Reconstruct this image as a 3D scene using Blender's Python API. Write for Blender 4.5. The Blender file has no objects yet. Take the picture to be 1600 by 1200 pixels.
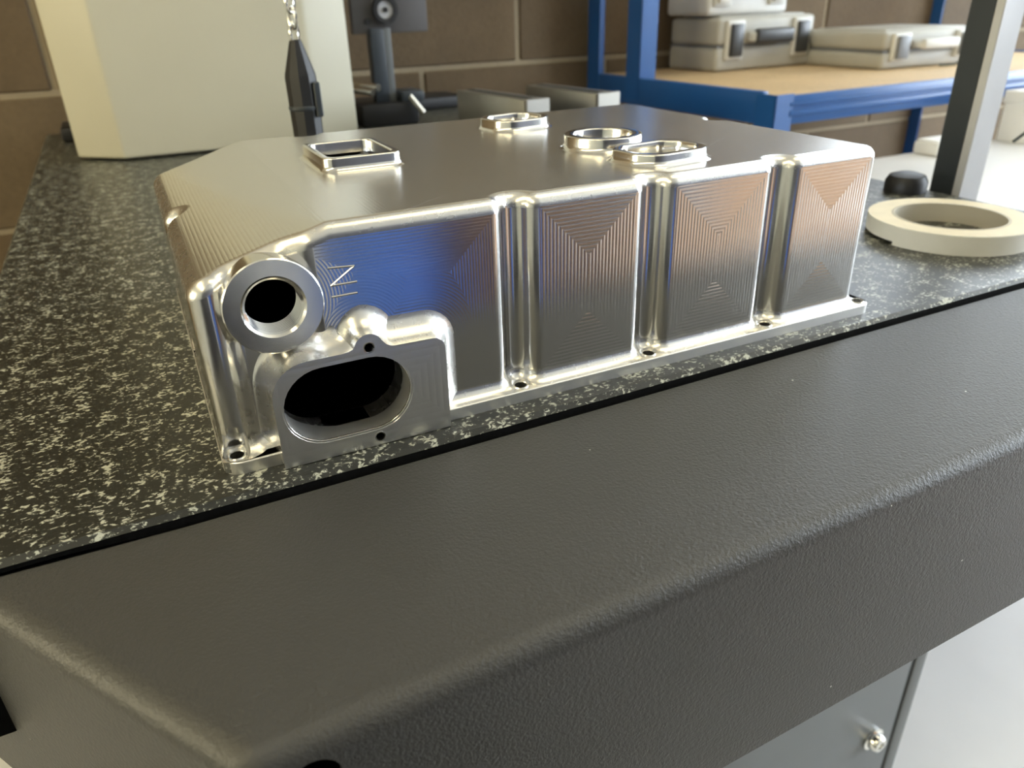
import bpy, bmesh, math, random
from mathutils import Vector, Matrix
random.seed(7)
SC = bpy.context.scene
COL = SC.collection

# ------------------------------------------------------------------ camera
cam_d = bpy.data.cameras.new('camera')
cam = bpy.data.objects.new('camera', cam_d)
COL.objects.link(cam)
cam.location = (-0.001537, -0.305745, 0.184555)
cam.rotation_euler = (1.09821166, 0.0274792467, -0.455005959)
cam_d.sensor_width = 36.0
cam_d.lens = 1171.76 / 1600 * 36.0
cam_d.clip_start = 0.01
cam_d.dof.use_dof = True
cam_d.dof.focus_distance = 0.345
cam_d.dof.aperture_fstop = 12.0
SC.camera = cam

# ------------------------------------------------------------------ world, exposure
w = bpy.data.worlds.new('world'); SC.world = w
w.use_nodes = True
w.node_tree.nodes['Background'].inputs[0].default_value = (0.75, 0.85, 1.0, 1)
w.node_tree.nodes['Background'].inputs[1].default_value = 0.3
SC.view_settings.view_transform = 'Standard'
SC.view_settings.look = 'None'
SC.view_settings.gamma = 1.0
SC.view_settings.use_curve_mapping = False
SC.view_settings.exposure = -0.13
LAMP = 3.2          # warm ceiling panels
WINDOW = 18.0        # cool daylight window on the right

# ------------------------------------------------------------------ helpers
def link(o, parent=None):
    COL.objects.link(o)
    if parent is not None:
        o.parent = parent
    return o

def empty(name, loc=(0, 0, 0), rz=0.0):
    o = bpy.data.objects.new(name, None)
    o.empty_display_size = 0.02
    o.location = loc; o.rotation_euler = (0, 0, rz)
    return link(o)

def tag(o, label=None, cat=None, group=None, kind=None):
    if label: o['label'] = label
    if cat: o['category'] = cat
    if group: o['group'] = group
    if kind: o['kind'] = kind
    return o

def finish(me, mat, angle=None):
    if mat is not None and len(me.materials) == 0:
        me.materials.append(mat)
    if angle is not None:
        for p in me.polygons: p.use_smooth = True
        me.set_sharp_from_angle(angle=math.radians(angle))
    else:
        for p in me.polygons: p.use_smooth = False
    me.update()

def obj(name, bm, mat, parent=None, angle=35, wn=False):
    bmesh.ops.recalc_face_normals(bm, faces=bm.faces[:])
    me = bpy.data.meshes.new(name)
    bm.to_mesh(me); bm.free()
    finish(me, mat, angle)
    o = link(bpy.data.objects.new(name, me), parent)
    if wn:
        m = o.modifiers.new('wn', 'WEIGHTED_NORMAL'); m.keep_sharp = True; m.weight = 100
    return o

def box(bm, x0, x1, y0, y1, z0, z1, bev=0.0, seg=2, M=None):
    b = bmesh.new()
    bmesh.ops.create_cube(b, size=1)
    for v in b.verts:
        v.co = Vector((x0 + (v.co.x + .5) * (x1 - x0), y0 + (v.co.y + .5) * (y1 - y0), z0 + (v.co.z + .5) * (z1 - z0)))
    if bev > 0:
        bmesh.ops.bevel(b, geom=b.edges[:], offset=bev, segments=seg, profile=.5, affect='EDGES', clamp_overlap=True)
    merge(bm, b, M)

def merge(bm, b, M=None):
    if M is not None:
        b.transform(M)
    m = bpy.data.meshes.new('t'); b.to_mesh(m); b.free()
    bm.from_mesh(m); bpy.data.meshes.remove(m)

def boxobj(name, x0, x1, y0, y1, z0, z1, mat, parent=None, bev=0.0, seg=2, M=None):
    bm = bmesh.new(); box(bm, x0, x1, y0, y1, z0, z1, bev, seg, M)
    return obj(name, bm, mat, parent, 35)

def loft(bm, rings, cap0=True, cap1=True, closed=False):
    vs = [[bm.verts.new(p) for p in r] for r in rings]
    n = len(vs[0])
    pairs = list(zip(vs[:-1], vs[1:]))
    if closed: pairs.append((vs[-1], vs[0]))
    for a, b in pairs:
        for i in range(n):
            j = (i + 1) % n
            bm.faces.new((a[i], a[j], b[j], b[i]))
    f0 = bm.faces.new(vs[0][::-1]) if cap0 and not closed else None
    f1 = bm.faces.new(vs[-1]) if cap1 and not closed else None
    return vs, f0, f1

def lathe(bm, prof, seg=48, M=None, closed=False, cap0=False, cap1=False):
    """prof: list of (r, z); axis = z"""
    b = bmesh.new()
    rings = [[(r * math.cos(2 * math.pi * i / seg), r * math.sin(2 * math.pi * i / seg), z) for i in range(seg)] for r, z in prof]
    loft(b, rings, cap0, cap1, closed)
    merge(bm, b, M)

def tube(bm, pts, r, seg=10, cap=True):
    pts = [Vector(p) for p in pts]
    rings = []
    up = Vector((0.13, 0.21, 0.97)).normalized()
    for i, p in enumerate(pts):
        a = pts[max(i - 1, 0)]; c = pts[min(i + 1, len(pts) - 1)]
        t = (c - a).normalized()
        u = t.cross(up)
        if u.length < 1e-3: u = t.cross(Vector((1, 0, 0)))
        u.normalize(); v = t.cross(u)
        rr = r[i] if isinstance(r, (list, tuple)) else r
        rings.append([p + rr * (math.cos(2 * math.pi * k / seg) * u + math.sin(2 * math.pi * k / seg) * v) for k in range(seg)])
    loft(bm, rings, cap, cap)

def prism(bm, poly, z0, z1, M=None):
    b = bmesh.new()
    loft(b, [[(x, y, z0) for x, y in poly], [(x, y, z1) for x, y in poly]])
    merge(bm, b, M)

def rot_about(px, py, a):
    return Matrix.Translation((px, py, 0)) @ Matrix.Rotation(a, 4, 'Z') @ Matrix.Translation((-px, -py, 0))

def rrect0(x0, x1, y0, y1, r, n=6):
    out = []
    for cx, cy, a in ((x1 - r, y0 + r, 270), (x1 - r, y1 - r, 0), (x0 + r, y1 - r, 90), (x0 + r, y0 + r, 180)):
        for k in range(n):
            t = math.radians(a + 90 * k / (n - 1)); out.append((cx + r * math.cos(t), cy + r * math.sin(t)))
    return out

XZ = Matrix(((1, 0, 0, 0), (0, 0, 1, 0), (0, 1, 0, 0), (0, 0, 0, 1)))   # (x, y, z) -> (x, z, y): local xy drawing onto world xz, local z = world y

# ------------------------------------------------------------------ materials
MATS = {}
def new_mat(name):
    m = bpy.data.materials.new(name); m.use_nodes = True
    nt = m.node_tree
    return m, nt, nt.nodes['Principled BSDF']

def N(nt, kind, **kw):
    n = nt.nodes.new(kind)
    for k, v in kw.items():
        setattr(n, k, v)
    return n

def mth(nt, op, a, b=None, c=None, clamp=False):
    n = nt.nodes.new('ShaderNodeMath'); n.operation = op; n.use_clamp = clamp
    for i, v in enumerate((a, b, c)):
        if v is None: continue
        if isinstance(v, (int, float)): n.inputs[i].default_value = v
        else: nt.links.new(v, n.inputs[i])
    return n.outputs[0]

def coords(nt):
    tc = N(nt, 'ShaderNodeTexCoord'); return tc.outputs['Object']

def noise(nt, vec, scale, detail=3, rough=.55, dist=0.0):
    n = N(nt, 'ShaderNodeTexNoise'); n.inputs['Scale'].default_value = scale
    n.inputs['Detail'].default_value = detail; n.inputs['Roughness'].default_value = rough
    n.inputs['Distortion'].default_value = dist
    nt.links.new(vec, n.inputs['Vector'])
    return n.outputs['Fac']

def ramp(nt, fac, stops):
    n = N(nt, 'ShaderNodeValToRGB')
    els = n.color_ramp.elements
    while len(els) < len(stops): els.new(.5)
    for e, (p, c) in zip(els, stops):
        e.position = p; e.color = (c[0], c[1], c[2], 1)
    nt.links.new(fac, n.inputs[0])
    return n.outputs[0]

def bump(nt, b, height, dist, strength=1.0, normal=None):
    n = N(nt, 'ShaderNodeBump'); n.inputs['Distance'].default_value = dist
    n.inputs['Strength'].default_value = strength
    nt.links.new(height, n.inputs['Height'])
    if normal is not None: nt.links.new(normal, n.inputs['Normal'])
    if b is not None: nt.links.new(n.outputs[0], b.inputs['Normal'])
    return n.outputs[0]

def scaled(nt, vec, s):
    n = N(nt, 'ShaderNodeMapping'); n.inputs['Scale'].default_value = s
    nt.links.new(vec, n.inputs['Vector'])
    return n.outputs[0]

def paint(name, col, rough=.5, metal=0.0, var=.08, vscale=8, bmp=None, spec=.5):
    """plain painted / moulded surface with slight colour variation and optional (scale, height) relief"""
    m, nt, b = new_mat(name)
    v = coords(nt)
    f = noise(nt, v, vscale, 3)
    c0 = [c * (1 - var) for c in col]; c1 = [min(1, c * (1 + var)) for c in col]
    nt.links.new(ramp(nt, f, [(.3, c0), (.7, c1)]), b.inputs['Base Color'])
    b.inputs['Roughness'].default_value = rough; b.inputs['Metallic'].default_value = metal
    b.inputs['Specular IOR Level'].default_value = spec
    if bmp: bump(nt, b, noise(nt, v, bmp[0], 2), bmp[1])
    return m

def emit(name, col, strength):
    m, nt, b = new_mat(name)
    b.inputs['Base Color'].default_value = (.8, .8, .8, 1)
    b.inputs['Emission Color'].default_value = (*col, 1)
    b.inputs['Emission Strength'].default_value = strength
    return m

ALU = (0.80, 0.79, 0.765)
def alu(name, height_fn=None, amp=.00006, rough=.22, col=ALU, grain=True):
    """milled aluminium; height_fn(nt, x, y, z) -> tool-path phase in [0, 1]"""
    m, nt, b = new_mat(name)
    v = coords(nt)
    b.inputs['Base Color'].default_value = (*col, 1)
    b.inputs['Metallic'].default_value = 1.0
    f = noise(nt, v, 220, 4, .6)
    nt.links.new(mth(nt, 'MULTIPLY_ADD', f, .04, rough - .02), b.inputs['Roughness'])
    nrm = None
    if grain:
        nrm = bump(nt, None, noise(nt, v, 60, 3), .00012)
    if height_fn:
        s = N(nt, 'ShaderNodeSeparateXYZ'); nt.links.new(v, s.inputs[0])
        h = height_fn(nt, s.outputs[0], s.outputs[1], s.outputs[2])
        bump(nt, b, h, amp, 1.0, nrm)
    elif nrm is not None:
        nt.links.new(nrm, b.inputs['Normal'])
    return m

def scallop(nt, d, period):
    # cusped scallops left by a stepped-over cutter
    return mth(nt, 'ABSOLUTE', mth(nt, 'SINE', mth(nt, 'MULTIPLY', d, math.pi / period)))

def rect_path(x0, x1, z0, z1, p):
    def fn(nt, x, y, z):
        dx = mth(nt, 'MINIMUM', mth(nt, 'SUBTRACT', x, x0), mth(nt, 'SUBTRACT', x1, x))
        dz = mth(nt, 'MINIMUM', mth(nt, 'SUBTRACT', z, z0), mth(nt, 'SUBTRACT', z1, z))
        return scallop(nt, mth(nt, 'MINIMUM', dx, dz), p)
    return fn

def inlet_path(nt, x, y, z):
    # contours offset from the port plate, its lug and the right/top border of the panel
    dx = mth(nt, 'SUBTRACT', .139, x); dz = mth(nt, 'SUBTRACT', .0965, z)
    def circ(cx, cz, r):
        a = mth(nt, 'SUBTRACT', x, cx); c = mth(nt, 'SUBTRACT', z, cz)
        return mth(nt, 'SUBTRACT', mth(nt, 'SQRT', mth(nt, 'ADD', mth(nt, 'MULTIPLY', a, a), mth(nt, 'MULTIPLY', c, c))), r)
    def rbox(cx, cz, hx, hz):
        a = mth(nt, 'MAXIMUM', mth(nt, 'SUBTRACT', mth(nt, 'ABSOLUTE', mth(nt, 'SUBTRACT', x, cx)), hx), 0)
        c = mth(nt, 'MAXIMUM', mth(nt, 'SUBTRACT', mth(nt, 'ABSOLUTE', mth(nt, 'SUBTRACT', z, cz)), hz), 0)
        return mth(nt, 'SQRT', mth(nt, 'ADD', mth(nt, 'MULTIPLY', a, a), mth(nt, 'MULTIPLY', c, c)))
    d = mth(nt, 'MINIMUM', circ(.071, .050, .014), mth(nt, 'SUBTRACT', rbox(.067, .018, .034, .024), .012))
    d = mth(nt, 'MINIMUM', d, circ(.036, .072, .0205))
    d = mth(nt, 'MINIMUM', d, mth(nt, 'MINIMUM', dx, dz))
    return scallop(nt, d, .0015)

def plate_path(nt, x, y, z):
    ax = mth(nt, 'SUBTRACT', mth(nt, 'ABSOLUTE', mth(nt, 'SUBTRACT', x, .0667)), .02)
    az = mth(nt, 'ABSOLUTE', mth(nt, 'SUBTRACT', z, .027))
    return scallop(nt, mth(nt, 'MAXIMUM', ax, az), .0034)

def top_path(nt, x, y, z):
    # dashed cutter rows running front to back on the sloped end, faint patches on the flat
    cv = N(nt, 'ShaderNodeCombineXYZ')
    nt.links.new(mth(nt, 'MULTIPLY', x, 420), cv.inputs[0]); nt.links.new(mth(nt, 'MULTIPLY', y, 55), cv.inputs[1])
    n = noise(nt, cv.outputs[0], 1.0, 2)
    on = mth(nt, 'MULTIPLY_ADD', mth(nt, 'LESS_THAN', x, .0635), .8, .2)
    rows = mth(nt, 'MULTIPLY', mth(nt, 'MULTIPLY', scallop(nt, x, .0019), n), on)
    # faint seams where the cutter changed direction on the flat
    vv = N(nt, 'ShaderNodeCombineXYZ'); nt.links.new(x, vv.inputs[0]); nt.links.new(y, vv.inputs[1])
    wob = N(nt, 'ShaderNodeTexNoise'); wob.inputs['Scale'].default_value = 14; nt.links.new(vv.outputs[0], wob.inputs['Vector'])
    mix = N(nt, 'ShaderNodeVectorMath', operation='MULTIPLY_ADD'); nt.links.new(wob.outputs['Color'], mix.inputs[0]); mix.inputs[1].default_value = (.05, .05, 0); nt.links.new(vv.outputs[0], mix.inputs[2])
    vo = N(nt, 'ShaderNodeTexVoronoi', feature='DISTANCE_TO_EDGE'); vo.inputs['Scale'].default_value = 15; nt.links.new(mix.outputs[0], vo.inputs['Vector'])
    seam = mth(nt, 'MULTIPLY', mth(nt, 'LESS_THAN', vo.outputs['Distance'], .022), mth(nt, 'GREATER_THAN', x, .09))
    return mth(nt, 'ADD', rows, mth(nt, 'MULTIPLY', seam, .35))

def granite_mat():
    m, nt, b = new_mat('black_granite')
    v = coords(nt)
    cl = noise(nt, v, 95, 2, .6)
    fine = noise(nt, scaled(nt, v, (.7, 1.0, 1.0)), 520, 3, .62, .5)
    s = mth(nt, 'MULTIPLY_ADD', cl, .42, mth(nt, 'MULTIPLY', fine, .75))
    spk = ramp(nt, s, [(.605, (.014, .015, .012)), (.645, (.05, .052, .043)), (.69, (.43, .435, .36))])
    nt.links.new(spk, b.inputs['Base Color'])
    nt.links.new(mth(nt, 'MULTIPLY_ADD', fine, .12, .30), b.inputs['Roughness'])
    bump(nt, b, fine, .00006)
    return m

def shroud_mat():
    m, nt, b = new_mat('black_powder_coat')
    v = coords(nt)
    a = noise(nt, v, 1400, 2, .5)
    h = noise(nt, v, 620, 2, .5)
    b.inputs['Base Color'].default_value = (.022, .022, .022, 1)
    vo = N(nt, 'ShaderNodeTexVoronoi'); vo.inputs['Scale'].default_value = 75
    nt.links.new(v, vo.inputs['Vector'])
    dust = mth(nt, 'LESS_THAN', vo.outputs['Distance'], .040)
    sel = N(nt, 'ShaderNodeSeparateColor'); nt.links.new(vo.outputs['Color'], sel.inputs[0])
    dust = mth(nt, 'MULTIPLY', dust, mth(nt, 'GREATER_THAN', sel.outputs[0], .80))
    nt.links.new(ramp(nt, dust, [(0, (.040, .039, .036)), (1, (.55, .53, .48))]), b.inputs['Base Color'])
    b.inputs['Roughness'].default_value = .47
    b.inputs['Specular IOR Level'].default_value = .55
    bump(nt, b, mth(nt, 'ADD', mth(nt, 'MULTIPLY', a, .45), h), .00034)
    return m

def block_mat(name, col):
    m, nt, b = new_mat(name)
    v = coords(nt)
    big = noise(nt, v, 3.5, 4, .6); fine = noise(nt, v, 120, 3)
    f = mth(nt, 'ADD', mth(nt, 'MULTIPLY', big, .8), mth(nt, 'MULTIPLY', fine, .25))
    nt.links.new(ramp(nt, f, [(.35, [c * .75 for c in col]), (.7, [c * 1.2 for c in col])]), b.inputs['Base Color'])
    b.inputs['Roughness'].default_value = .85
    bump(nt, b, fine, .0012)
    return m

def board_mat(name, col):
    m, nt, b = new_mat(name)
    v = coords(nt)
    f = mth(nt, 'ADD', mth(nt, 'MULTIPLY', noise(nt, v, 180, 3, .7), .6), mth(nt, 'MULTIPLY', noise(nt, v, 5, 3), .4))
    nt.links.new(ramp(nt, f, [(.35, [c * .8 for c in col]), (.65, [c * 1.12 for c in col])]), b.inputs['Base Color'])
    b.inputs['Roughness'].default_value = .6
    return m

M_body = alu('milled_aluminium', None, rough=.27, grain=False)
M_wall = alu('side_milled_aluminium', None, rough=.17, grain=False)
M_slot = alu('rough_milled_aluminium', None, rough=.5)
M_flange = alu('milled_aluminium_flange', None, rough=.42)
M_top = alu('milled_aluminium_top', top_path, amp=.00006, rough=.26, grain=False)
M_plate = alu('milled_aluminium_plate', plate_path, amp=.00004, rough=.36)
M_boss = alu('turned_aluminium', None, rough=.15, grain=False)
M_dark = paint('cavity_shade', (.002, .002, .002), .9, spec=0.0)  # near-black colour holds the shade inside the cavity and holes
M_granite = granite_mat()
M_shroud = shroud_mat()
M_granite_shade = paint('shaded_granite_side', (.004, .004, .004), .85, var=.3, vscale=300, spec=.05)  # shade of the gap put into the colour of the granite sides
M_grey_panel = paint('grey_stand_paint', (.13, .14, .145), .45, bmp=(500, .00008))
M_gap = paint('dark_gap_rubber', (.01, .012, .015), .6)
M_steel = paint('brushed_steel', (.36, .35, .32), .42, 1.0, bmp=(300, .00005))
M_chrome = paint('bright_chrome', (.85, .84, .80), .12, 1.0, .02)
M_cream = paint('cream_machine_paint', (.52, .495, .39), .42, bmp=(260, .0001), var=.02)
M_black = paint('black_plastic', (.008, .008, .009), .5, bmp=(400, .00005))
M_charcoal = paint('charcoal_anodised', (.032, .040, .050), .45)
M_alloy = paint('silver_grey_paint', (.50, .51, .54), .38)
M_white = paint('white_laminate', (.78, .78, .78), .35, var=.02)
M_paper = paint('white_card', (.86, .86, .85), .6, var=.02)
M_blue = paint('blue_powder_coat', (.016, .095, .32), .32, bmp=(200, .0002), var=.06)
M_blue_dark = M_blue
M_chip = board_mat('chipboard', (.58, .42, .235))
M_case = paint('grey_case_plastic', (.42, .41, .37), .5, bmp=(500, .0001))
M_case_light = paint('pale_case_plastic', (.62, .62, .60), .45)
M_latch = paint('dark_latch_plastic', (.03, .032, .034), .4)
M_latch_grey = paint('mid_grey_latch', (.17, .18, .20), .45)
M_tape = paint('cream_masking_tape', (.72, .70, .62), .6, var=.03, vscale=40)
M_tape_edge = paint('cream_tape_edge', (.70, .62, .44), .55, var=.05, vscale=60)
M_mortar = paint('pale_mortar', (.33, .27, .185), .9, bmp=(90, .002))
M_block = [block_mat('concrete_block_%d' % i, c) for i, c in enumerate([(.135, .094, .053), (.122, .085, .048), (.148, .105, .060)])]
M_mat = paint('shaded_floor_black', (.03, .03, .036), .9, bmp=(60, .001), spec=.1)
M_floor = paint('grey_floor_paint', (.72, .72, .725), .45, var=.06, vscale=3, bmp=(20, .0006))
M_ceiling = paint('white_ceiling_paint', (.72, .70, .63), .8, var=.03)
M_wallp = paint('painted_wall', (.30, .28, .24), .8, var=.05)
M_slate = paint('dark_slate_wall', (.085, .085, .10), .85, var=.05)
M_lamp = emit('lamp_panel_glow', (1.0, .87, .54), LAMP)
M_lamp_l = emit('lamp_panel_glow_left', (1.0, .87, .54), LAMP * 2.2)
M_fill = emit('fill_panel_glow', (1.0, .87, .54), LAMP * 4.0)
M_win2 = emit('daylight_pane_high', (.80, .90, 1.0), WINDOW * .30)
M_win = emit('daylight_pane', (.80, .90, 1.0), WINDOW)
M_reflected_blue = paint('royal_blue_plastic', (.06, .17, .68), .5)
M_kraft = paint('brown_cardboard', (.84, .58, .44), .75, var=.06)
M_cable = paint('green_black_cable', (.012, .03, .022), .45)

MROT = .015                     # the machine stands turned by just under a degree against the housing

# ================================================================== the room
FLOOR = -.90
WALL_Y = 1.30
def structure(name, o, label=None):
    o['kind'] = 'structure'
    if label: o['label'] = label
    return o

structure('floor', boxobj('floor', -2.2, 5.2, -4.0, WALL_Y + .2, FLOOR - .1, FLOOR, M_floor), 'light grey painted workshop floor')
structure('ceiling', boxobj('ceiling', -2.2, 5.2, -4.0, WALL_Y + .2, 1.85, 1.95, M_ceiling), 'pale ceiling with light panels')
structure('wall_left', boxobj('wall_left', -2.3, -2.2, -4.0, WALL_Y + .2, FLOOR, 1.85, M_cream), 'plain painted side wall')
structure('wall_front', boxobj('wall_front', -2.2, 5.2, -4.1, -4.0, FLOOR, 1.85, M_slate), 'dark slate painted wall opposite the block wall')
wall_back = structure('wall_back', boxobj('wall_back', -2.2, 5.2, WALL_Y, WALL_Y + .2, FLOOR, 1.85, M_mortar), 'bare concrete block wall with pale mortar joints')
# right wall with a wide daylight window
bm = bmesh.new()
WX = 5.2; WY0, WY1, WZ0, WZ1 = -3.2, .9, -.1, 1.6
box(bm, WX, WX + .15, -4.0, WY0, FLOOR, 1.85); box(bm, WX, WX + .15, WY1, WALL_Y, FLOOR, 1.85)
box(bm, WX, WX + .15, WY0, WY1, FLOOR, WZ0); box(bm, WX, WX + .15, WY0, WY1, WZ1, 1.85)
structure('wall_right', obj('wall_right', bm, M_wallp), 'plain painted wall with a wide window')
win = structure('window_1', boxobj('window_1', WX + .06, WX + .075, WY0, WY1, WZ0, WZ1, M_win), 'wide window filled with cool daylight')
bm = bmesh.new()
for k in range(5):
    yy = WY0 + (WY1 - WY0) * k / 4
    box(bm, WX + .02, WX + .10, yy - .03, yy + .03, WZ0, WZ1)
box(bm, WX + .02, WX + .10, WY0, WY1, WZ0 - .02, WZ0 + .04); box(bm, WX + .02, WX + .10, WY0, WY1, WZ1 - .04, WZ1 + .02)
obj('window_frame', bm, M_white, win)

win2 = structure('window_2', boxobj('window_2', 1.75, 4.4, WALL_Y - .012, WALL_Y - .004, .55, 1.65, M_win2), 'high window in the block wall, far right')
bm = bmesh.new()
for k in range(4):
    xx = 1.75 + 2.65 * k / 3
    box(bm, xx - .03, xx + .03, WALL_Y - .03, WALL_Y - .002, .55, 1.65)
box(bm, 1.72, 4.43, WALL_Y - .03, WALL_Y - .002, .50, .56); box(bm, 1.72, 4.43, WALL_Y - .03, WALL_Y - .002, 1.64, 1.70)
obj('window_frame', bm, M_white, win2)
bm = bmesh.new()
prism(bm, rrect0(-1.9, .32, -3.4, -.22, .05), FLOOR, FLOOR + .012)
mat_o = obj('added_dark_mat', bm, M_mat); tag(mat_o, 'black mat added in front of the machine as shaded floor for reflections', 'mat')  # added mat stands for shaded floor mirrored in the inlet boss
wl = empty('fill_light', (-2.2, .1, .45)); tag(wl, 'warm fill light panel added on the left side wall', 'fill light')  # fill light, added to brighten the left chamfer of the cream leg
boxobj('lamp_housing', .0, .04, -.62, .62, -.32, .32, M_white, wl, .01)
boxobj('lamp_panel', .036, .05, -.6, .6, -.3, .3, M_fill, wl, .003)

# individual concrete blocks, proud of the mortar
BW, BH, J = .44, .215, .010
mesh_block = {}
for r in range(-3, 4):
    z0 = .0625 + J / 2 + r * (BH + J)
    off = .7945 if r % 2 == 0 else .7945 - (BW + J) / 2
    for c in range(-5, 5):
        x0 = off + J / 2 + c * (BW + J)
        if x0 > 3.1 or x0 < -1.7: continue
        k = random.randrange(3)
        if k not in mesh_block:
            b = bmesh.new(); box(b, 0, BW, -.004, .004, 0, BH, .003, 1)
            o = obj('block', b, M_block[k], wall_back); mesh_block[k] = o.data
        else:
            o = link(bpy.data.objects.new('block', mesh_block[k]), wall_back)
        o.location = (x0, WALL_Y, z0)

# ceiling strip lights
def strip(x, y, ln, along_x, label, lamp=None):
    e = empty('ceiling_light', (x, y, 1.85), 0 if along_x else math.pi / 2)
    tag(e, label, 'ceiling light', 'ceiling light panels')
    boxobj('lamp_housing', -ln / 2, ln / 2, -.30, .30, -.06, 0, M_white, e, .01)
    boxobj('lamp_panel', -ln / 2 + .02, ln / 2 - .02, -.28, .28, -.068, -.058, lamp or M_lamp, e, .003)
strip(.9, -.25, 1.2, True, 'flat panel light above the front of the machine')
strip(-1.15, .05, 1.2, False, 'flat panel light above the left aisle', M_lamp_l)
strip(-1.15, -1.35, 1.2, False, 'added flat panel light above the far left of the aisle', M_lamp_l)  # extra panel, also added to lift the leg's left chamfer
strip(2.4, -1.2, 1.2, True, 'flat panel light above the right aisle')

# ================================================================== measuring machine
mach = empty('measuring_machine', (0, 0, 0), MROT)
tag(mach, 'coordinate measuring machine with black granite table, black front cover and grey stand', 'machine')

GX0, GX1, GY0, GY1, GT = -.118, .722, -.0172, 1.27, .085
bm = bmesh.new()
box(bm, GX0, GX1, GY0, GY1, -GT, 0, .0024, 1)
granite = obj('granite_table', bm, M_granite, mach, 20)
granite.data.materials.append(M_granite_shade)
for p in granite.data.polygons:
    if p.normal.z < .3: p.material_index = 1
granite['label'] = 'speckled black granite surface table'

# front cover: flat top, rolled front edge, cut-off left corner
CZ = -.0045; CR = .009; CB = -.128
def cover():
    bm = bmesh.new()
    # plan of the outer skin, going right to left: front edge then diagonal left end, ending at the granite
    yf = lambda x: -.1475 + .011 * x
    plan = [(.80, yf(.80))]
    plan += [(x, yf(x)) for x in (.6, .4, .2)]
    # rounded corner between front face and diagonal face
    c0 = Vector((-.0165, yf(-.0165)))
    d1 = Vector((1, .011)).normalized(); d2 = Vector((-.100, -.019)) - c0; d2.normalize()
    rr = .012
    ang = math.acos(d1.dot(d2)); tl = rr / math.tan(ang / 2)
    p0 = c0 + d1 * tl; p1 = c0 + d2 * tl
    for k in range(7):
        t = k / 6
        q = (1 - t) ** 2 * p0 + 2 * t * (1 - t) * c0 + t * t * p1
        plan.append((q.x, q.y))
    plan.append((-.100, -.019)); plan.append((-.135, .037))
    inner = []
    n = len(plan)
    P = [Vector(p) for p in plan]
    nor = []
    for i in range(n):
        a = P[max(i - 1, 0)]; b = P[min(i + 1, n - 1)]
        t = (b - a).normalized(); nor.append(Vector((t.y, -t.x)))   # pointing inwards (towards the granite)
        if nor[-1].y < 0 and abs(nor[-1].x) < .5: nor[-1] = -nor[-1]
    prof = [(0, CB), (0, CZ - CR)]
    for k in range(1, 9):
        a = math.pi / 2 * k / 8
        prof.append((CR * (1 - math.cos(a)), CZ - CR + CR * math.sin(a)))
    rows = []
    for o, z in prof:
        rows.append([bm.verts.new((P[i].x + nor[i].x * o, P[i].y + nor[i].y * o, z)) for i in range(n)])
    for a, b in zip(rows[:-1], rows[1:]):
        for i in range(n - 1):
            bm.faces.new((a[i], a[i + 1], b[i + 1], b[i]))
    back = [bm.verts.new((x, -.0215 if x > -.1 else max(-.0215, y), CZ)) for (x, y) in [(p.x, p.y) for p in P]]
    # top sheet: strips from the rolled edge back to the granite
    top = rows[-1]
    for i in range(n - 1):
        if i < n - 2:
            bm.faces.new((top[i], top[i + 1], back[i + 1], back[i]))
    # thickness
    bmesh.ops.remove_doubles(bm, verts=bm.verts[:], dist=1e-5)
    bmesh.ops.recalc_face_normals(bm, faces=bm.faces[:])
    return bm

def eval_mesh(o):
    dg = bpy.context.evaluated_depsgraph_get()
    me = bpy.data.meshes.new_from_object(o.evaluated_get(dg))
    return me

def cut(o, cutters):
    """boolean difference by temporary cutter meshes, applied"""
    tmp = []
    for bmc in cutters:
        bmesh.ops.recalc_face_normals(bmc, faces=bmc.faces[:])
        me = bpy.data.meshes.new('cutter'); bmc.to_mesh(me); bmc.free()
        c = link(bpy.data.objects.new('cutter', me)); tmp.append(c)
        md = o.modifiers.new('b', 'BOOLEAN'); md.operation = 'DIFFERENCE'; md.object = c; md.solver = 'EXACT'
    me = eval_mesh(o)
    o.modifiers.clear()
    old = o.data; o.data = me; bpy.data.meshes.remove(old)
    for c in tmp:
        m = c.data; bpy.data.objects.remove(c); bpy.data.meshes.remove(m)
    return o

cov = obj('front_cover', cover(), M_shroud, mach, 60)
sm = cov.modifiers.new('s', 'SOLIDIFY'); sm.thickness = .0025; sm.offset = -1
me = eval_mesh(cov); cov.modifiers.clear(); cov.data = me
bc = bmesh.new(); lathe(bc, [(.0082, -.03), (.0082, .03)], 32, Matrix.Translation((.0045, -.147, -.0205)) @ Matrix.Rotation(math.pi / 2, 4, 'X'), cap0=True, cap1=True)
cut(cov, [bc])
finish(cov.data, M_shroud, 40)
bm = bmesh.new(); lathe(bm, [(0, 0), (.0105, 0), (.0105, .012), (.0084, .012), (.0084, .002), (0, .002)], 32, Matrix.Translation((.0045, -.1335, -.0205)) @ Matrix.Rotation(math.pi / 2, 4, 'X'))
obj('hole_dark_backing', bm, M_dark, mach)  # added dark cup behind the hole, keeps it black
cov['label'] = 'black textured sheet metal front cover with rolled edge'

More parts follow.
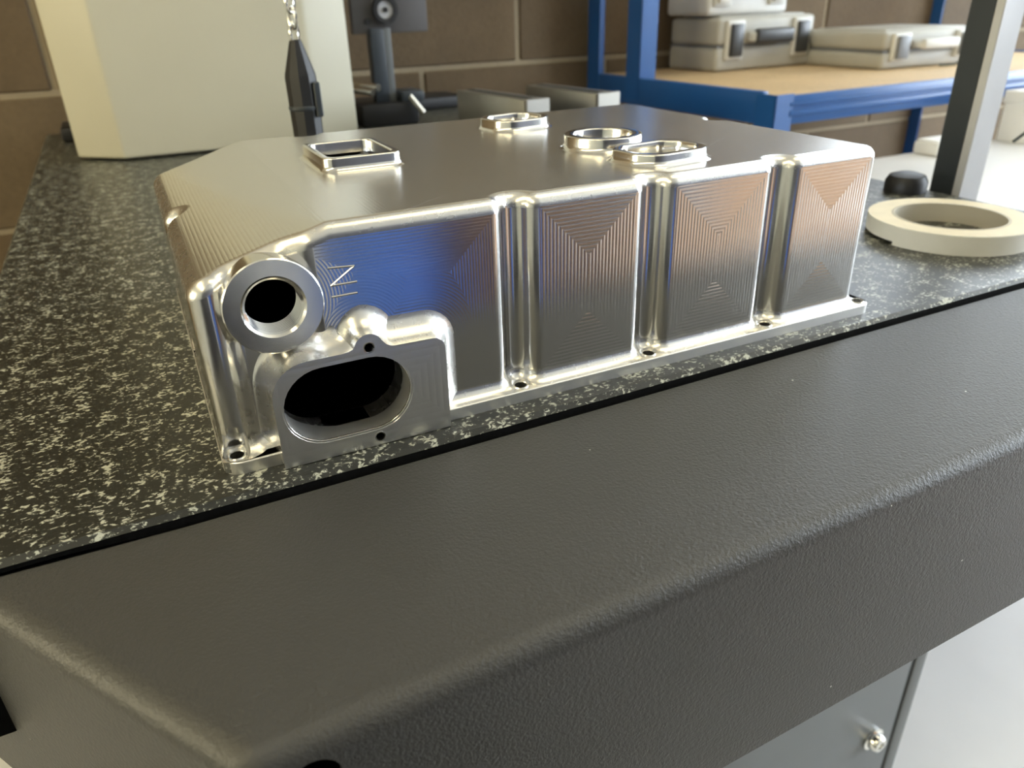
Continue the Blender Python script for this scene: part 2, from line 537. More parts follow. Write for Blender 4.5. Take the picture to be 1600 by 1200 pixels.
# stand under the granite, set back behind the cover
stand = boxobj('stand_panel', GX0 + .05, .695, .062, .075, FLOOR + .002, -.086, M_grey_panel, mach, .002)
boxobj('panel_gap', .695, .7015, .066, .078, FLOOR + .002, -.086, M_gap, mach)
boxobj('stand_post', .7015, .722, .062, 1.2, FLOOR + .002, -.086, M_grey_panel, mach, .002)
boxobj('stand_panel', GX0 + .05, GX0 + .07, .075, 1.2, FLOOR + .002, -.086, M_grey_panel, mach, .002)
boxobj('stand_panel', GX0 + .05, .70, 1.18, 1.2, FLOOR + .002, -.086, M_grey_panel, mach, .002)
bm = bmesh.new()
MB = Matrix.Translation((.655, .062, -.640)) @ Matrix.Rotation(math.pi / 2, 4, 'X')
lathe(bm, [(.0, .0), (.016, 0), (.016, .003), (.012, .004), (.0115, .011), (.0095, .0135), (.005, .0138), (.005, .008), (0, .008)], 32, MB)
obj('panel_bolt', bm, M_chrome, mach)

# cream bridge leg
mach2 = empty('measuring_bridge', (0, 0, 0), MROT)
tag(mach2, 'cream measuring bridge with dark side column straddling the granite table', 'bridge')
boxobj('rear_rail', GX0 + .03, GX1 - .1, 1.14, 1.24, 0.0005, .022, M_black, mach2, .004)
leg_plan = [(-.064, .948), (-.006, .895), (.268, .888), (.335, .915), (.345, .99), (.30, 1.05), (-.03, 1.05)]
bm = bmesh.new(); prism(bm, leg_plan, .003, .70)
bmesh.ops.bevel(bm, geom=[e for e in bm.edges], offset=.004, segments=3, profile=.5, affect='EDGES')
o = obj('bridge_leg', bm, M_cream, mach2, 40); o['label'] = 'cream painted bridge leg with chamfered corners'
bm = bmesh.new(); box(bm, -.06, .86, .90, 1.06, .52, .70, .006)
obj('bridge_beam', bm, M_cream, mach2)

# charcoal and silver side column just beyond the right edge of the table
bm = bmesh.new(); box(bm, .7490, .790, .187, .2135, -.5, .55, .0015, 1)
o = obj('side_column', bm, M_charcoal, mach2); o['label'] = 'charcoal side column standing beside the granite edge'
bm = bmesh.new(); box(bm, .7480, .7800, .178, .187, -.5, .55, .001, 1)
o = obj('column_strip', bm, M_alloy, mach2); o['label'] = 'silver grey face strip of the side column'
bm = bmesh.new()
lathe(bm, [(0, 0), (.020, 0), (.020, .010), (.017, .0155), (.010, .018), (0, .018)], 28, Matrix.Translation((.699, .205, .0005)))
obj('end_stop', bm, M_black, mach2)
bm = bmesh.new()
pts = [(.83 - .03 * math.sin(t * math.pi), .165 + .01 * math.sin(6 * t), .30 - .24 * t) for t in [i / 24 for i in range(25)]]
pts += [(.83 + .05 * t, .165 + .05 * t, .06 - .03 * t) for t in [i / 8 for i in range(1, 9)]]
tube(bm, pts, .0018, 10)
obj('cable', bm, M_cable, mach2)

# ================================================================== machined aluminium housing
hous = empty('machined_housing', (0, 0, 0))
tag(hous, 'machined aluminium housing with ribbed side panels, threaded inlet and oval port on granite table', 'housing')

LX, DY = .400, .274                 # flange
FX0 = .0018
ZT, RC = .0061, .0062               # flange thickness, cove radius
D = .007                            # front wall plane
XL, XR, YB = .0030, .3895, .2665    # other wall planes
H, RF = .1036, .0068
XC, SL = .0635, .30                 # crease and slope of the sloped end
ztop = lambda x: min(H, H - SL * (XC - x))

def groove(c, rc=.0068, rl=.0077, yc=.0015):
    """groove in a wall running along +s with depth +t: list of (s, t)"""
    dy = rl - yc; dx = math.sqrt((rc + rl) ** 2 - dy ** 2)
    a = math.atan2(dx, dy)            # angle swept on the lip
    out = []
    n = 7
    for k in range(n):
        th = a * k / (n - 1)
        out.append((c - dx + rl * math.sin(th), rl - rl * math.cos(th)))
    m = 17
    for k in range(1, m - 1):
        th = -a + 2 * a * k / (m - 1)
        out.append((c + rc * math.sin(th), yc + rc * math.cos(th)))
    for k in range(n):
        th = a * (n - 1 - k) / (n - 1)
        out.append((c + dx - rl * math.sin(th), rl - rl * math.cos(th)))
    return out

def arc(cx, cy, r, a0, a1, n=9):
    return [(cx + r * math.cos(math.radians(a0 + (a1 - a0) * k / (n - 1))), cy + r * math.sin(math.radians(a0 + (a1 - a0) * k / (n - 1)))) for k in range(n)]

G_FRONT = [.1513, .2312, .3160]
def outline():
    P = []
    # corner column, then a dip behind the inlet boss
    ccx, ccy, cr = XL + .0076, D + .0076, .0076
    P += arc(ccx, ccy, cr, 180, 322, 17)
    a = math.radians(322); dip = .0062
    P += arc(ccx + (cr + dip) * math.cos(a), ccy + (cr + dip) * math.sin(a), dip, 142, 90, 8)[1:]
    yd = P[-1][1]
    global outline_dip; outline_dip = yd
    for k in range(0, 11):
        t = k / 10; P.append((.040 + .016 * t, D + (yd - D) * (.5 + .5 * math.cos(math.pi * t))))
    P.append((XC, D))
    for c in G_FRONT:
        P += [(s, D + t) for s, t in groove(c)]
    r = .0073
    P += arc(XR - r, D + r, r, 270, 360, 9)
    for c in (.150,):
        P += [(XR - t, s) for s, t in groove(c)]
    P += arc(XR - r, YB - r, r, 0, 90, 9)
    for c in (.27, .108):
        P += [(s, YB - t) for s, t in groove(c)[::-1]]
    P.append((XC, YB))
    P += arc(XL + r, YB - r, r, 90, 180, 9)
    for c in (.139,):
        P += [(XL + t, s) for s, t in groove(c)[::-1]]
    return [Vector(p) for p in P]

def normals2d(P):
    n = len(P); out = []
    for i in range(n):
        a = (P[i] - P[i - 1]); b = (P[(i + 1) % n] - P[i])
        a.normalize(); b.normalize()
        na = Vector((a.y, -a.x)); nb = Vector((b.y, -b.x))      # outward for CCW
        m = na + nb
        m = m / max(m.dot(m), 1e-9) * 2 if m.length > 1e-6 else na   # mitre
        if m.length > 1.5: m = m.normalized() * 1.5
        out.append(m)
    return out

P = outline(); NR = normals2d(P); n = len(P)
off = lambda o: [P[i] + NR[i] * o for i in range(n)]

def clamp_flange(q):
    # flange rectangle with rounded corners: project an outline point outwards onto it
    return q

def flange_ring(z, inset=0.0):
    # one flange point per outline point: push out along the wall normal onto the rounded rectangle
    ring = []
    cx, cy = LX / 2, DY / 2; r = .009
    hx, hy = LX / 2 - inset, DY / 2 - inset
    for i in range(n):
        p = P[i]
        x = min(max(p.x - cx, -hx), hx); y = min(max(p.y - cy, -hy), hy)
        # nearest side decides
        dl, dr, df, db = p.x - 0, LX - p.x, p.y - 0, DY - p.y
        m = min(dl, dr, df, db)
        ring.append([x, y, m, dl, dr, df, db])
    return ring

bm = bmesh.new()
# rings from the cove upwards
rings = []
for k in range(0, 7):
    a = math.pi / 2 * k / 6
    o = RC * (1 - math.sin(a)); z = ZT + RC * (1 - math.cos(a))
    rings.append([(max(q.x, FX0 + .0003), q.y, z) for q in off(o)])
walltop = [ztop(P[i].x) for i in range(n)]
for k in range(0, 9):
    a = math.pi / 2 * k / 8
    o = -RF * (1 - math.cos(a)); dz = -RF * (1 - math.sin(a))
    Q = off(o)
    rings.append([(Q[i].x, Q[i].y, ztop(Q[i].x) + dz) for i in range(n)])
# foot ring goes straight down inside the flange slab
rings.insert(0, [(max(q.x, FX0 + .0003), q.y, 0.0006) for q in off(RC)])
vs, f0, f1 = loft(bm, rings)
# top cap: make the flat and the sloped plane, creased at XC
tv = vs[-1]
va = min((v for v in tv if v.co.y < .1), key=lambda v: abs(v.co.x - XC)); vb = min((v for v in tv if v.co.y > .2), key=lambda v: abs(v.co.x - XC))
bmesh.utils.face_split(f1, va, vb)
body = obj('body', bm, M_body, hous, None)

def rrect(x0, x1, y0, y1, r, n=8):
    out = []
    for cx, cy, a in ((x1 - r, y0 + r, 270), (x1 - r, y1 - r, 0), (x0 + r, y1 - r, 90), (x0 + r, y0 + r, 180)):
        out += arc(cx, cy, r, a, a + 90, n)
    return out

def cyl(x, y, z0, z1, r, seg=32):
    b = bmesh.new(); lathe(b, [(r, z0), (r, z1)], seg, Matrix.Translation((x, y, 0)), cap0=True, cap1=True); return b
def cyl_y(x, z, y0, y1, r, seg=48):
    b = bmesh.new(); lathe(b, [(r, y0), (r, y1)], seg, Matrix.Translation((x, 0, z)) @ XZ, cap0=True, cap1=True); return b
def stadium(cx0, cx1, cz, r, n=17):
    return arc(cx1, cz, r, -90, 90, n) + arc(cx0, cz, r, 90, 270, n)

# cavity
cav = bmesh.new()
cp = [(.0175, -.02), (.0175, .0750), (.067, .0905), (.380, .0905), (.380, -.02)]
b = bmesh.new()
loft(b, [[(x, .0195, z) for x, z in cp], [(x, .2480, z) for x, z in cp]])
merge(cav, b)
SLOT = stadium(.0305 + .0182, .0885 - .0182, .0274, .0182)
slot_cut = bmesh.new(); prism(slot_cut, [(x, z) for x, z in SLOT], -.02, .03, XZ)
BX, BZ, BR = .0356, .0728, .0210
HOLES = [(.1506, .0062), (.2309, .0064), (.3155, .0062), (.0085, .0066), (.3935, .0070)]
RECT = (.0925, .1285, .1185, .1700)      # frame window on the top face
RING = (.2550, .0975)
cuts = [cav, slot_cut, cyl_y(BX, BZ, -.02, .03, .0132),
        cyl(RING[0], RING[1], .08, .13, .0185, 48)]
b = bmesh.new(); prism(b, rrect(*RECT, .005), .08, .13); cuts.append(b)
for hx, hy in HOLES[:5]:
    cuts.append(cyl(hx, hy, .0062, .0165, .0060)); cuts.append(cyl(hx, hy, -.01, .02, .0032, 24))
cut(body, cuts)
me = body.data
me.materials.clear()
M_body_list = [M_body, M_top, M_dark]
panels = [(.0582, .1387, 'inlet'), (.1640, .2185, None), (.2439, .3033, None), (.3287, .3822, None)]
for m in M_body_list: me.materials.append(m)
for i, (x0, x1, kind) in enumerate(panels):
    if kind == 'inlet': me.materials.append(alu('milled_panel_inlet', inlet_path, amp=.000017, rough=.15, grain=False))
    else: me.materials.append(alu('milled_panel_%d' % i, rect_path(x0, x1, ZT + RC, H - RF, .0020), amp=.00006, rough=.18, grain=False))
me.materials.append(M_wall)
for p in me.polygons:
    c, nn = p.center, p.normal
    p.use_smooth = True
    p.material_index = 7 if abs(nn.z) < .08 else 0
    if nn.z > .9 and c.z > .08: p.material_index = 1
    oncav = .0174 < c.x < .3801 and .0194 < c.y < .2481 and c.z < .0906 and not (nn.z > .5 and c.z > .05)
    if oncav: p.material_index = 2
    elif nn.y < -.98 and abs(c.y - D) < 3e-4:
        for i, (x0, x1, kind) in enumerate(panels):
            if x0 - .001 < c.x < x1 + .001: p.material_index = 3 + i
me.set_sharp_from_angle(angle=math.radians(22))
md = body.modifiers.new('wn', 'WEIGHTED_NORMAL'); md.keep_sharp = True; md.weight = 100
body['label'] = 'milled aluminium body with filleted edges and vertical grooves'

# flange slab
bm = bmesh.new()
fl = rrect(FX0, LX, 0, DY, .0085, 14)
ch = .0004
loft(bm, [[(x, y, 0) for x, y in fl], [(x, y, ZT - ch) for x, y in fl],
          [(x, y, ZT) for x, y in rrect(FX0 + ch, LX - ch, ch, DY - ch, .0081, 14)]])
flange = obj('flange', bm, M_flange, hous, 40)
fc = [cyl(hx, hy, -.01, .02, .0032, 24) for hx, hy in HOLES]
b = bmesh.new(); box(b, .0175, .380, .0195, .248, .0012, .02); fc.append(b)
b = bmesh.new(); box(b, .040, .093, -.02, .03, -.003, .001); 
b.free()
cut(flange, fc); finish(flange.data, M_flange, 40)
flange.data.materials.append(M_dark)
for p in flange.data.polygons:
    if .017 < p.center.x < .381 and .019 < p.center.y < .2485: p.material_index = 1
flange['label'] = 'thin base flange with bolt holes'
for hx, hy in HOLES:
    bm = bmesh.new()
    lathe(bm, [(.0032, .0056), (.0032, .0066), (.0039, .0068), (.0044, .0063), (.0044, .0056)], 28, Matrix.Translation((hx, hy, 0)), closed=True)
    obj('bolt_seat', bm, M_boss, hous)
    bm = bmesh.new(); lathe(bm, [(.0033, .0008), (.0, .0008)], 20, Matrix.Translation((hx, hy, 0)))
    obj('bolt_hole_bottom', bm, M_dark, hous)

# ---- oval port plate, proud of the wall, with a coved border
PY = -.0056
def plate_outline():
    o = [(.0266, .0003), (.1066, .0003)]
    o += arc(.1066 - .006, .0483 - .006, .006, 0, 90, 8)
    o += [(.0830, .0487)]
    # neck into the screw lug
    o += arc(.0830, .0487 + .006, .006, 268, 222, 5)[1:]
    o += arc(.0710, .0500, .0066, 22, 150, 11)
    o += [(.0640, .0510), (.0615, .0500), (.0580, .0498)]
    o += arc(.0266 + .0165, .0498 - .0165, .0165, 90, 180, 10)
    return [Vector(p) for p in o]
PO = plate_outline(); PN = normals2d(PO)
rp = .0118
YD = outline_dip
def wall_depth(x):
    t = min(max((x - .040) / .016, 0), 1)
    return D + (YD - D) * (.5 + .5 * math.cos(math.pi * t)) + .0003
rings = [[(q.x, PY, q.y) for q in PO]]
for k in range(0, 9):
    a = math.pi / 2 * k / 8
    sa = math.sin(a); OO = [(rp - .0055 * max(0, -q.normalized().x)) * (1 - math.cos(a)) for q in PN]
    rings.append([(PO[i].x + PN[i].x * OO[i], PY + .0006 + (wall_depth(PO[i].x + PN[i].x * OO[i]) - PY - .0006) * sa, max(.0003, PO[i].y + PN[i].y * OO[i])) for i in range(len(PO))])
rings.append([(x, .0190, z) for x, y, z in rings[-1]])
bm = bmesh.new(); loft(bm, rings)
plate = obj('port_plate', bm, M_plate, hous, None)
pc = []
b = bmesh.new(); prism(b, SLOT, -.02, .03, XZ); pc.append(b)
for hx, hz in ((.0710, .0502), (.0712, .0046)):
    pc.append(cyl_y(hx, hz, -.02, .006, .0022, 24))
pc.append(cyl_y(BX, BZ, -.02, .03, .0190, 48))
b = bmesh.new(); box(b, .0, .0264, -.01, -.0001, -.01, .0063); pc.append(b)
b = bmesh.new(); box(b, .1068, .13, -.01, -.0001, -.01, .0063); pc.append(b)
cut(plate, pc)
me = plate.data; me.materials.clear(); me.materials.append(M_plate); me.materials.append(M_body); me.materials.append(M_slot)
for p in me.polygons:
    p.use_smooth = True
    p.material_index = 0 if (p.normal.y < -.98 and p.center.y < PY + .0003) else 1
    qx, qz = p.center.x, p.center.z - .0274
    ex = max(abs(qx - .0595) - .0108, 0)
    if abs(math.hypot(ex, qz) - .0182) < .0006 and abs(p.normal.y) < .2: p.material_index = 2
me.set_sharp_from_angle(angle=math.radians(30))
md = plate.modifiers.new('wn', 'WEIGHTED_NORMAL'); md.keep_sharp = True; md.weight = 100
plate['label'] = 'raised port plate around the oval opening'
# bright chamfer lip of the oval opening
bm = bmesh.new()
so = stadium(.0487, .0703, .0274, .0182 + .0008); si = stadium(.0487, .0703, .0274, .0182 - .0001)
loft(bm, [[(x, PY - .0001, z) for x, z in so], [(x, PY + .0009, z) for x, z in si], [(x, PY + .0016, z) for x, z in si], [(x, PY + .0016, z) for x, z in so]], closed=True)
obj('port_lip', bm, M_boss, hous, 25)
for hx, hz in ((.0710, .0502), (.0712, .0046)):
    bm = bmesh.new()
    lathe(bm, [(.0021, -.0001), (.0026, -.0002), (.0026, .0012), (.0018, .0012)], 24, Matrix.Translation((hx, PY, hz)) @ XZ, closed=True)
    sc = obj('screw_hole_rim', bm, M_boss, hous)
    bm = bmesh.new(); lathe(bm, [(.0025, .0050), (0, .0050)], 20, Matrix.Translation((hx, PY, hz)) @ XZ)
    obj('screw_hole_bottom', bm, M_dark, sc)

# ---- threaded inlet boss
bm = bmesh.new()
FY = .0040
prof = [(BR, .018), (BR, FY + .0005), (BR - .0005, FY), (.0136, FY), (.0126, FY + .001)]
y = FY + .001
for k in range(8):
    prof += [(.0127, y + .0003), (.0116, y + .0009), (.0116, y + .0011), (.0127, y + .0015)]
    y += .0016
prof += [(.0127, .0192), (.0127, .0195), (BR, .0195)]
lathe(bm, prof, 72, Matrix.Translation((BX, 0, BZ)) @ XZ, closed=True)
o = obj('inlet_boss', bm, M_boss, hous, 25); o['label'] = 'round inlet boss with threaded bore'

# ---- engraved IN lettering (reads upwards)
bm = bmesh.new()
def stroke(a, b, r=.00048):
    tube(bm, [(a[0], D - .00005, a[1]), (b[0], D - .00005, b[1])], r, 8)
stroke((.0605, .0848), (.0721, .0840)); stroke((.0721, .0840), (.0609, .0768)); stroke((.0609, .0768), (.0724, .0768))
stroke((.0605, .0717), (.0720, .0717))
obj('lettering', bm, M_boss, hous)['label'] = 'letters IN on the front panel, reading upwards'

# ---- top features
def rim(name, outer, inner, z0, z1, bev, label, deep=None):
    """raised frame from two matching outlines"""
    bm = bmesh.new()
    cx = sum(p[0] for p in outer) / len(outer); cy = sum(p[1] for p in outer) / len(outer)
    def sc(L, d):
        V = [Vector(p) for p in L]; NN = normals2d(V)
        return [V[i] + NN[i] * d for i in range(len(V))]
    rr = [(outer, .0030, z0), (outer, .0014, z0 + .0006), (outer, .0004, z0 + .0018), (outer, 0, z0 + .003), (outer, 0, z1 - bev), (outer, -bev * .3, z1 - bev * .3), (outer, -bev, z1),
          (inner, bev, z1), (inner, bev * .3, z1 - bev * .3), (inner, 0, z1 - bev), (inner, 0, deep if deep is not None else z0)]
    rings = [[(q.x, q.y, z) for q in sc(L, d)] for L, d, z in rr]
    loft(bm, rings, False, False)
    o = obj(name, bm, M_boss, hous, 50); o['label'] = label
    return o
def octo(cx, cy, hx, hy, c, a, r=.004):
    base = [(hx - c, -hy), (hx, -hy + c), (hx, hy - c), (hx - c, hy), (-hx + c, hy), (-hx, hy - c), (-hx, -hy + c), (-hx + c, -hy)]
    out = []
    m = len(base)
    for i in range(m):
        p = Vector(base[i]); q0 = Vector(base[i - 1]); q1 = Vector(base[(i + 1) % m])
        a0 = p + (q0 - p).normalized() * r; a1 = p + (q1 - p).normalized() * r
        for k in range(4):
            t = k / 3; out.append((1 - t) ** 2 * a0 + 2 * t * (1 - t) * p + t * t * a1)
    R2 = Matrix.Rotation(a, 2)
    return [tuple(R2 @ q + Vector((cx, cy))) for q in out]

rim('square_frame', rrect(RECT[0] - .0045, RECT[1] + .0045, RECT[2] - .0045, RECT[3] + .0045, .007), rrect(*RECT, .005), H, H + .0072, .0008, 'raised rectangular frame on the top face', .0955)
bm = bmesh.new(); prism(bm, rrect(RECT[0] - .001, RECT[1] + .001, RECT[2] - .001, RECT[3] + .001, .005), .0950, .0965)
obj('frame_floor', bm, M_body, hous)
cring = lambda r: [(RING[0] + r * math.cos(2 * math.pi * k / 64), RING[1] + r * math.sin(2 * math.pi * k / 64)) for k in range(64)]
rim('round_collar', cring(.0236), cring(.0178), H, H + .0080, .0007, 'raised round collar around a dark opening', .0890)
rim('oblong_frame', octo(.2610, .0480, .0262, .0200, .010, .10), octo(.2610, .0480, .0212, .0150, .008, .10, .003), H, H + .0062, .0009, 'raised oblong frame beside the round collar')
rim('far_frame', octo(.2465, .2020, .0225, .0200, .009, .15), octo(.2465, .2020, .0180, .0155, .007, .15, .003), H, H + .0072, .0009, 'raised frame near the back of the top face')

# ================================================================== things on the granite table
# masking tape roll
TX, TY, TR, TI, TH = .5925, .0915, .0622, .0440, .0156
tape = empty('tape_roll', (TX, TY, 0)); tag(tape, 'roll of cream masking tape lying flat on the granite', 'tape roll')
bm = bmesh.new()
lathe(bm, [(TI, .0028), (TR, .0028), (TR, TH), (TI, TH)], 96, closed=True)
o = obj('tape_winding', bm, M_tape, tape, 30)
o.data.materials.append(M_tape_edge)
for p in o.data.polygons:
    if abs(p.normal.z) > .9: p.material_index = 1
bm = bmesh.new()
lathe(bm, [(TI - .0022, 0), (TI, 0), (TI, TH + .0002), (TI - .0022, TH + .0002)], 96, closed=True)
obj('tape_core', bm, paint('grey_card_core', (.50, .46, .37), .75), tape, 30)
bm = bmesh.new()
a0, a1 = math.radians(-181), math.radians(-5)
rows = []
for k in range(49):
    a = a0 + (a1 - a0) * k / 48
    t = .0008
    ca, sa = math.cos(a), math.sin(a)
    rows.append([(TR * ca, TR * sa, .0002), ((TR + t) * ca, (TR + t) * sa, .0002), ((TR + t) * ca, (TR + t) * sa, TH - .0003), (TR * ca, TR * sa, TH - .0003)])
loft(bm, rows)
obj('tape_end', bm, M_tape, tape, 30)

# two steel parallels behind the housing
def bar(x, y, a, ln, wd, ht, label):
    e = empty('steel_parallel', (x, y, 0), a); tag(e, label, 'steel bar', 'steel parallels on the granite')
    bm = bmesh.new(); box(bm, 0, wd, 0, ln, 0, ht, .0012, 2); obj('bar', bm, M_steel, e)
    bm = bmesh.new(); box(bm, -.0012, wd + .0012, -.0015, .006, .002, ht + .0008, .0008, 1); obj('bar_end', bm, M_steel, e)
    bm = bmesh.new(); box(bm, wd * .35, wd * .65, .02, ln - .01, ht - .0008, ht + .0006, .0003, 1); obj('bar_groove', bm, M_gap, e)
bar(.510, .700, .13, .20, .038, .058, 'left one of two ground steel bars behind the housing')
bar(.630, .702, .13, .19, .040, .058, 'right one of two ground steel bars, nearer the blue workbench')

# black pendant weight with chrome chain
pend = empty('pendant', (.1470, .439, 0)); tag(pend, 'black tapered pendant with a bright chain in front of the cream leg', 'pendant')
bm = bmesh.new()
lathe(bm, [(0, 0.0005), (.0125, .0005), (.0135, .002), (.0138, .05), (.0142, .128), (.0137, .131), (.0055, .158), (.0045, .159), (0, .159)], 10)
obj('pendant_body', bm, M_black, pend, 25)
bm = bmesh.new()
box(bm, .0075, .0135, -.0140, -.0060, .094, .124, .001, 1); obj('pendant_switch', bm, M_charcoal, pend)
bm = bmesh.new(); lathe(bm, [(.0138, .100), (.0147, .101), (.0147, .103), (.0138, .104)], 24, closed=True); obj('pendant_ring', bm, M_charcoal, pend)
for k in range(9):
    bm = bmesh.new()
    z = .164 + k * .0125; rx = .0045; rz = .0088
    pts = [(rx * math.cos(t), 0, z + rz * math.sin(t)) for t in [2 * math.pi * i / 16 for i in range(16)]]
    b = bmesh.new()
    rings = []
    for i in range(16):
        t = 2 * math.pi * i / 16
        c = Vector((rx * math.cos(t), 0, z + rz * math.sin(t))); d = Vector((math.cos(t), 0, math.sin(t)))
        rings.append([c + .0016 * (math.cos(s) * d + math.sin(s) * Vector((0, 1, 0))) for s in [2 * math.pi * j / 8 for j in range(8)]])
    loft(b, rings, closed=True)
    merge(bm, b, Matrix.Rotation(.5 + (k % 2) * math.pi / 2, 4, 'Z'))
    obj('chain_link', bm, M_chrome, pend)

# dark gauge stand behind the cream leg
gs = empty('gauge_stand', (.405, 1.03, 0)); tag(gs, 'dark gauge stand with round dial behind the cream leg', 'gauge stand')
boxobj('stand_base', -.055, .045, -.04, .05, .0, .036, M_black, gs, .004)
boxobj('stand_post', -.020, .004, -.012, .012, .034, .150, M_charcoal, gs, .002)
boxobj('post_edge', .004, .016, -.010, .012, .034, .150, M_grey_panel, gs, .001)
boxobj('gauge_plate', -.045, .085, -.004, .012, .142, .26, paint('dark_grey_plate', (.07, .065, .065), .5), gs, .002)
def disc(r0, r1, y0, y1, x, z, mat, name, parent):
    bm = bmesh.new()
    lathe(bm, [(r0, y0), (r1, y0), (r1, y1), (r0, y1)], 40, Matrix.Translation((x, 0, z)) @ XZ, closed=True)
    return obj(name, bm, mat, parent, 30)
disc(.0135, .021, -.014, -.004, .010, .177, M_black, 'dial_rim', gs)
disc(.0003, .0135, -.010, -.004, .010, .177, M_alloy, 'dial_face', gs)
disc(.0003, .0042, -.013, -.010, .010, .177, M_black, 'dial_hub', gs)
disc(.0003, .0050, -.007, -.004, -.020, .160, M_black, 'plate_hole', gs)
for k, (x, z) in enumerate(((-.036, .060), (-.026, .067))):
    bm = bmesh.new(); tube(bm, [(x - .03, .02, z), (x, -.05, z - .004)], .0055, 14); obj('steel_rod', bm, M_chrome, gs)
bm = bmesh.new(); tube(bm, [(.028, -.045, .046), (.048, -.052, .018)], .0055, 12); obj('lever', bm, M_chrome, gs)
boxobj('clamp_block', .020, .060, -.03, .03, .034, .052, M_charcoal, gs, .003)

# ================================================================== blue workbench and cases
WBX, WBY, WBZ, WBA = .978, .700, .031, .035
wb = empty('workbench', (WBX, WBY, FLOOR), WBA); tag(wb, 'blue steel workbench with chipboard top and rear posts against the block wall', 'workbench')
zt = WBZ - FLOOR
WL, WD = 1.14, .565
boxobj('bench_top', .004, WL - .004, .004, WD - .004, zt - .018, zt, M_chip, wb, .001)
def angle_beam(name, x0, x1, y0, y1, z0, z1, rib=None):
    bm = bmesh.new(); box(bm, x0, x1, y0, y1, z0, z1, .002, 2)
    if rib: 
        box(bm, rib[0], rib[1], rib[2], rib[3], z0 + .012, z0 + .024, .003, 2)
        box(bm, rib[0], rib[1], rib[2], rib[3], z0 + .030, z0 + .036, .002, 2)
    return obj(name, bm, M_blue, wb)
angle_beam('front_beam', .030, WL - .03, -.003, .012, zt - .049, zt - .002, (.03, WL - .03, -.006, .0))
angle_beam('rear_beam', .03, WL - .03, WD - .012, WD + .002, zt - .049, zt - .002)
angle_beam('end_beam', -.003, .012, .03, WD, zt - .049, zt + .004)
angle_beam('end_beam', WL - .012, WL + .003, .03, WD, zt - .049, zt + .004)
for x in (0, WL):
    s = 1 if x == 0 else -1
    for y, top in ((0, zt + .001), (.38, zt + .62), (WD, zt + .62)):
        bm = bmesh.new()
        d = 1 if y < .5 else -1
        xa, xb = sorted((x - .004 * s, x + .038 * s)); ya, yb = sorted((y - .004 * d, y + .0))
        box(bm, xa, xb, ya, yb, .001 if y != .38 else zt - .04, top, .0008, 1)
        xa, xb = sorted((x - .004 * s, x)); ya, yb = sorted((y - .004 * d, y + .042 * d))
        box(bm, xa, xb, ya, yb, .001 if y != .38 else zt - .04, top, .0008, 1)
        obj('bench_post', bm, M_blue, wb)
        bm = bmesh.new(); box(bm, *sorted((x - .006 * s, x + .02 * s)), *sorted((y - .006 * d, y + .02 * d)), .0, .012, .003); obj('post_foot', bm, M_black, wb)
boxobj('upper_shelf', .004, WL - .004, .385, WD - .004, zt + .48, zt + .498, M_chip, wb, .001)
angle_beam('shelf_beam', .03, WL - .03, .379, .39, zt + .455, zt + .50)

def case(name, x, y, z, a, L, Dp, Ht, label, mat, latch, hnd, group='instrument cases on the workbench'):
    e = empty(name, (x, y, z), a); tag(e, label, 'case', group)
    h1 = Ht * .46
    boxobj('case_base', 0, L, 0, Dp, 0, h1, mat, e, .009, 3)
    boxobj('case_lid', .001, L - .001, .001, Dp - .001, h1 + .002, Ht, mat, e, .010, 3)
    boxobj('case_seam', .002, L - .002, .002, Dp - .002, h1 - .001, h1 + .003, M_latch_grey, e)
    for u in (.16, .84):
        bm = bmesh.new(); box(bm, L * u - .025, L * u + .025, -.007, .004, h1 * .45, Ht * .95, .004, 3); obj('latch_frame', bm, M_case_light, e)
        bm = bmesh.new(); box(bm, L * u - .017, L * u + .017, -.014, -.004, h1 * .60, Ht * .88, .003, 2); obj('latch', bm, latch, e)
    bm = bmesh.new(); box(bm, L * .31, L * .69, -.028, -.012, Ht * .50, Ht * .78, .006, 3); obj('handle', bm, hnd, e)
    for u in (.33, .67):
        bm = bmesh.new(); box(bm, L * u - .008, L * u + .008, -.022, .004, Ht * .54, Ht * .72, .003, 2); obj('handle_bracket', bm, M_case_light, e)
    boxobj('lid_panel', .02, L - .02, .02, Dp - .02, Ht - .002, Ht + .003, mat, e, .002)
    return e
case('tool_case', 1.178, 1.100, WBZ + .0005, .03, .290, .165, .108, 'grey plastic case with dark latches and handle, lower of the stack', M_case, M_latch, M_latch)
case('tool_case', 1.165, 1.125, WBZ + .112, .04, .235, .140, .085, 'pale case lying on top of the case with dark latches', M_case_light, M_case_light, M_case_light)
case('tool_case', 1.452, .898, WBZ + .0005, -.02, .285, .230, .074, 'low pale grey case with grey latches lying in front of the stack', M_case, M_latch_grey, M_case_light)
bm = bmesh.new()
pts = [(1.64 + .09 * t, .862 - .004 * math.sin(9 * t), WBZ + .004 + .045 * t + .004 * math.sin(7 * t)) for t in [i / 16 for i in range(17)]]
pts = [(1.60, .87, WBZ + .004)] + pts
tube(bm, pts, .0022, 8)
tag(obj('loose_cable', bm, M_cable), 'thin dark cable trailing over the low grey case', 'cable')

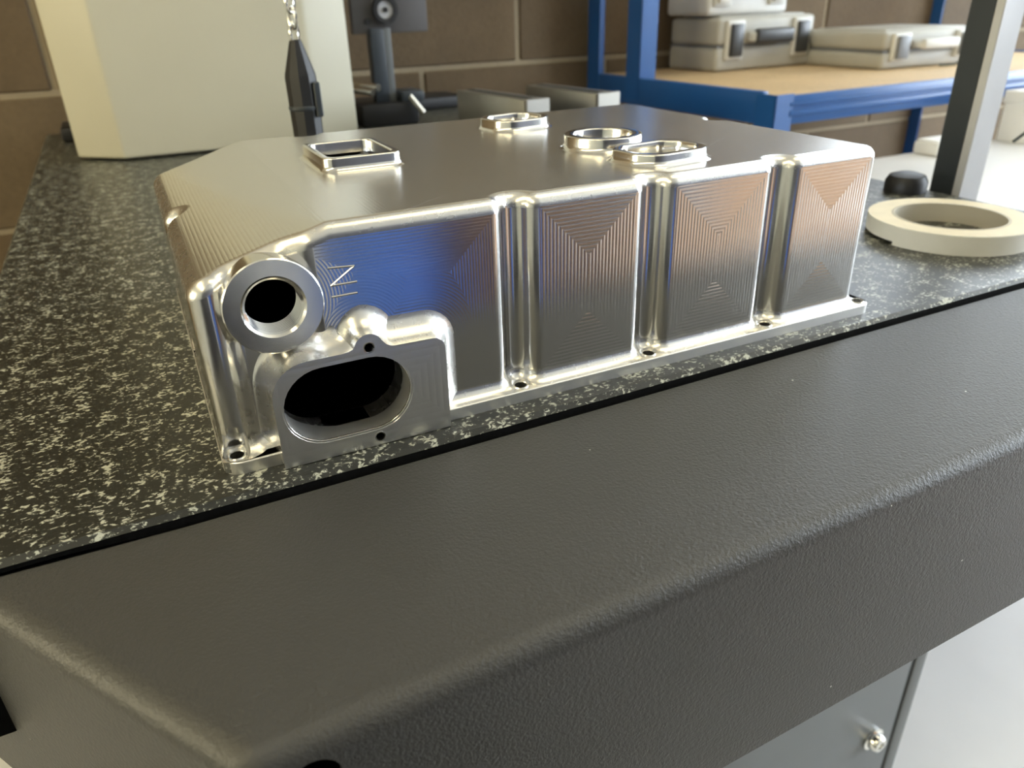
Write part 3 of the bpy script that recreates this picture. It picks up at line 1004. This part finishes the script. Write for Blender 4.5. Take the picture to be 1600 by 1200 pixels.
# ================================================================== white table beyond the granite
wt = empty('side_table', (0, 0, FLOOR)); tag(wt, 'white topped table standing beyond the right edge of the granite', 'table')
boxobj('table_top', .86, 2.9, -.02, .655, .79, .815, M_white, wt, .003)
for x in (1.75, 2.86):
    for y in (.02, .61):
        boxobj('leg', x - .02, x + .02, y - .02, y + .02, 0, .79, M_alloy, wt, .002)
c = empty('carton', (1.510, .590, FLOOR + .8155)); tag(c, 'white box on the table behind the silver column', 'box')
boxobj('carton_body', 0, .42, 0, .06, 0, .085, M_paper, c, .002)
boxobj('carton_lid', -.003, .423, -.003, .063, .070, .092, M_paper, c, .002)
c = empty('small_block', (1.275, .600, FLOOR + .8155)); tag(c, 'small white block on the table left of the charcoal column', 'block')
boxobj('block_body', 0, .11, 0, .05, 0, .022, M_paper, c, .004)
boxobj('block_cap', .004, .106, .004, .046, .022, .026, M_paper, c, .0015)

# ================================================================== things added behind the camera to be mirrored in the metal
dr = empty('added_blue_drum', (.52, -1.62, FLOOR)); tag(dr, 'blue plastic drum added opposite the machine for its reflection', 'drum')  # invented drum, gives the inlet panel its blue reflection
bm = bmesh.new()
prof = [(0, 0), (.16, 0), (.178, .012)]
for k in range(1, 20):
    z = .012 + k * .0285
    prof.append((.185 + (.006 if k in (6, 7, 13, 14) else 0), z))
prof += [(.178, .575), (.155, .590), (0, .590)]
lathe(bm, prof, 48); obj('drum_shell', bm, M_reflected_blue, dr, 40)
for s_ in (-.07, .07):
    bm = bmesh.new(); lathe(bm, [(0, .590), (.032, .590), (.032, .606), (.026, .610), (0, .610)], 24, Matrix.Translation((s_, .02, 0))); obj('drum_bung', bm, M_black, dr)
c = empty('added_crate', (1.03, -1.62, FLOOR), .0); tag(c, 'dark brown wooden crate added for its reflection between the blue drum and the carton', 'crate')  # invented crate, browns what the second panel reflects
M_wood = board_mat('dark_crate_wood', (.20, .13, .095))
for k in range(5):
    boxobj('crate_board', -.24, .24, .27, .29, .01 + k * .126, .13 + k * .126, M_wood, c, .003)
    boxobj('crate_board', -.24, .24, -.29, -.27, .01 + k * .126, .13 + k * .126, M_wood, c, .003)
    boxobj('crate_board', -.26, -.24, -.27, .27, .01 + k * .126, .13 + k * .126, M_wood, c, .003)
    boxobj('crate_board', .24, .26, -.27, .27, .01 + k * .126, .13 + k * .126, M_wood, c, .003)
boxobj('crate_lid', -.26, .26, -.29, .29, .642, .665, M_wood, c, .003)
boxobj('crate_base', -.24, .24, -.27, .27, .0, .02, M_wood, c, .002)
c = empty('added_carton', (2.02, -1.50, FLOOR), -.75); tag(c, 'large brown cardboard carton added opposite the machine for its reflection', 'carton')  # invented carton, source of the copper tone in the right panels
boxobj('carton_body', -.55, .55, -.3, .3, 0, .85, M_kraft, c, .004)
boxobj('carton_flap', -.55, .55, -.30, -.002, .852, .857, M_kraft, c)
boxobj('carton_flap', -.55, .55, .002, .30, .852, .857, M_kraft, c)
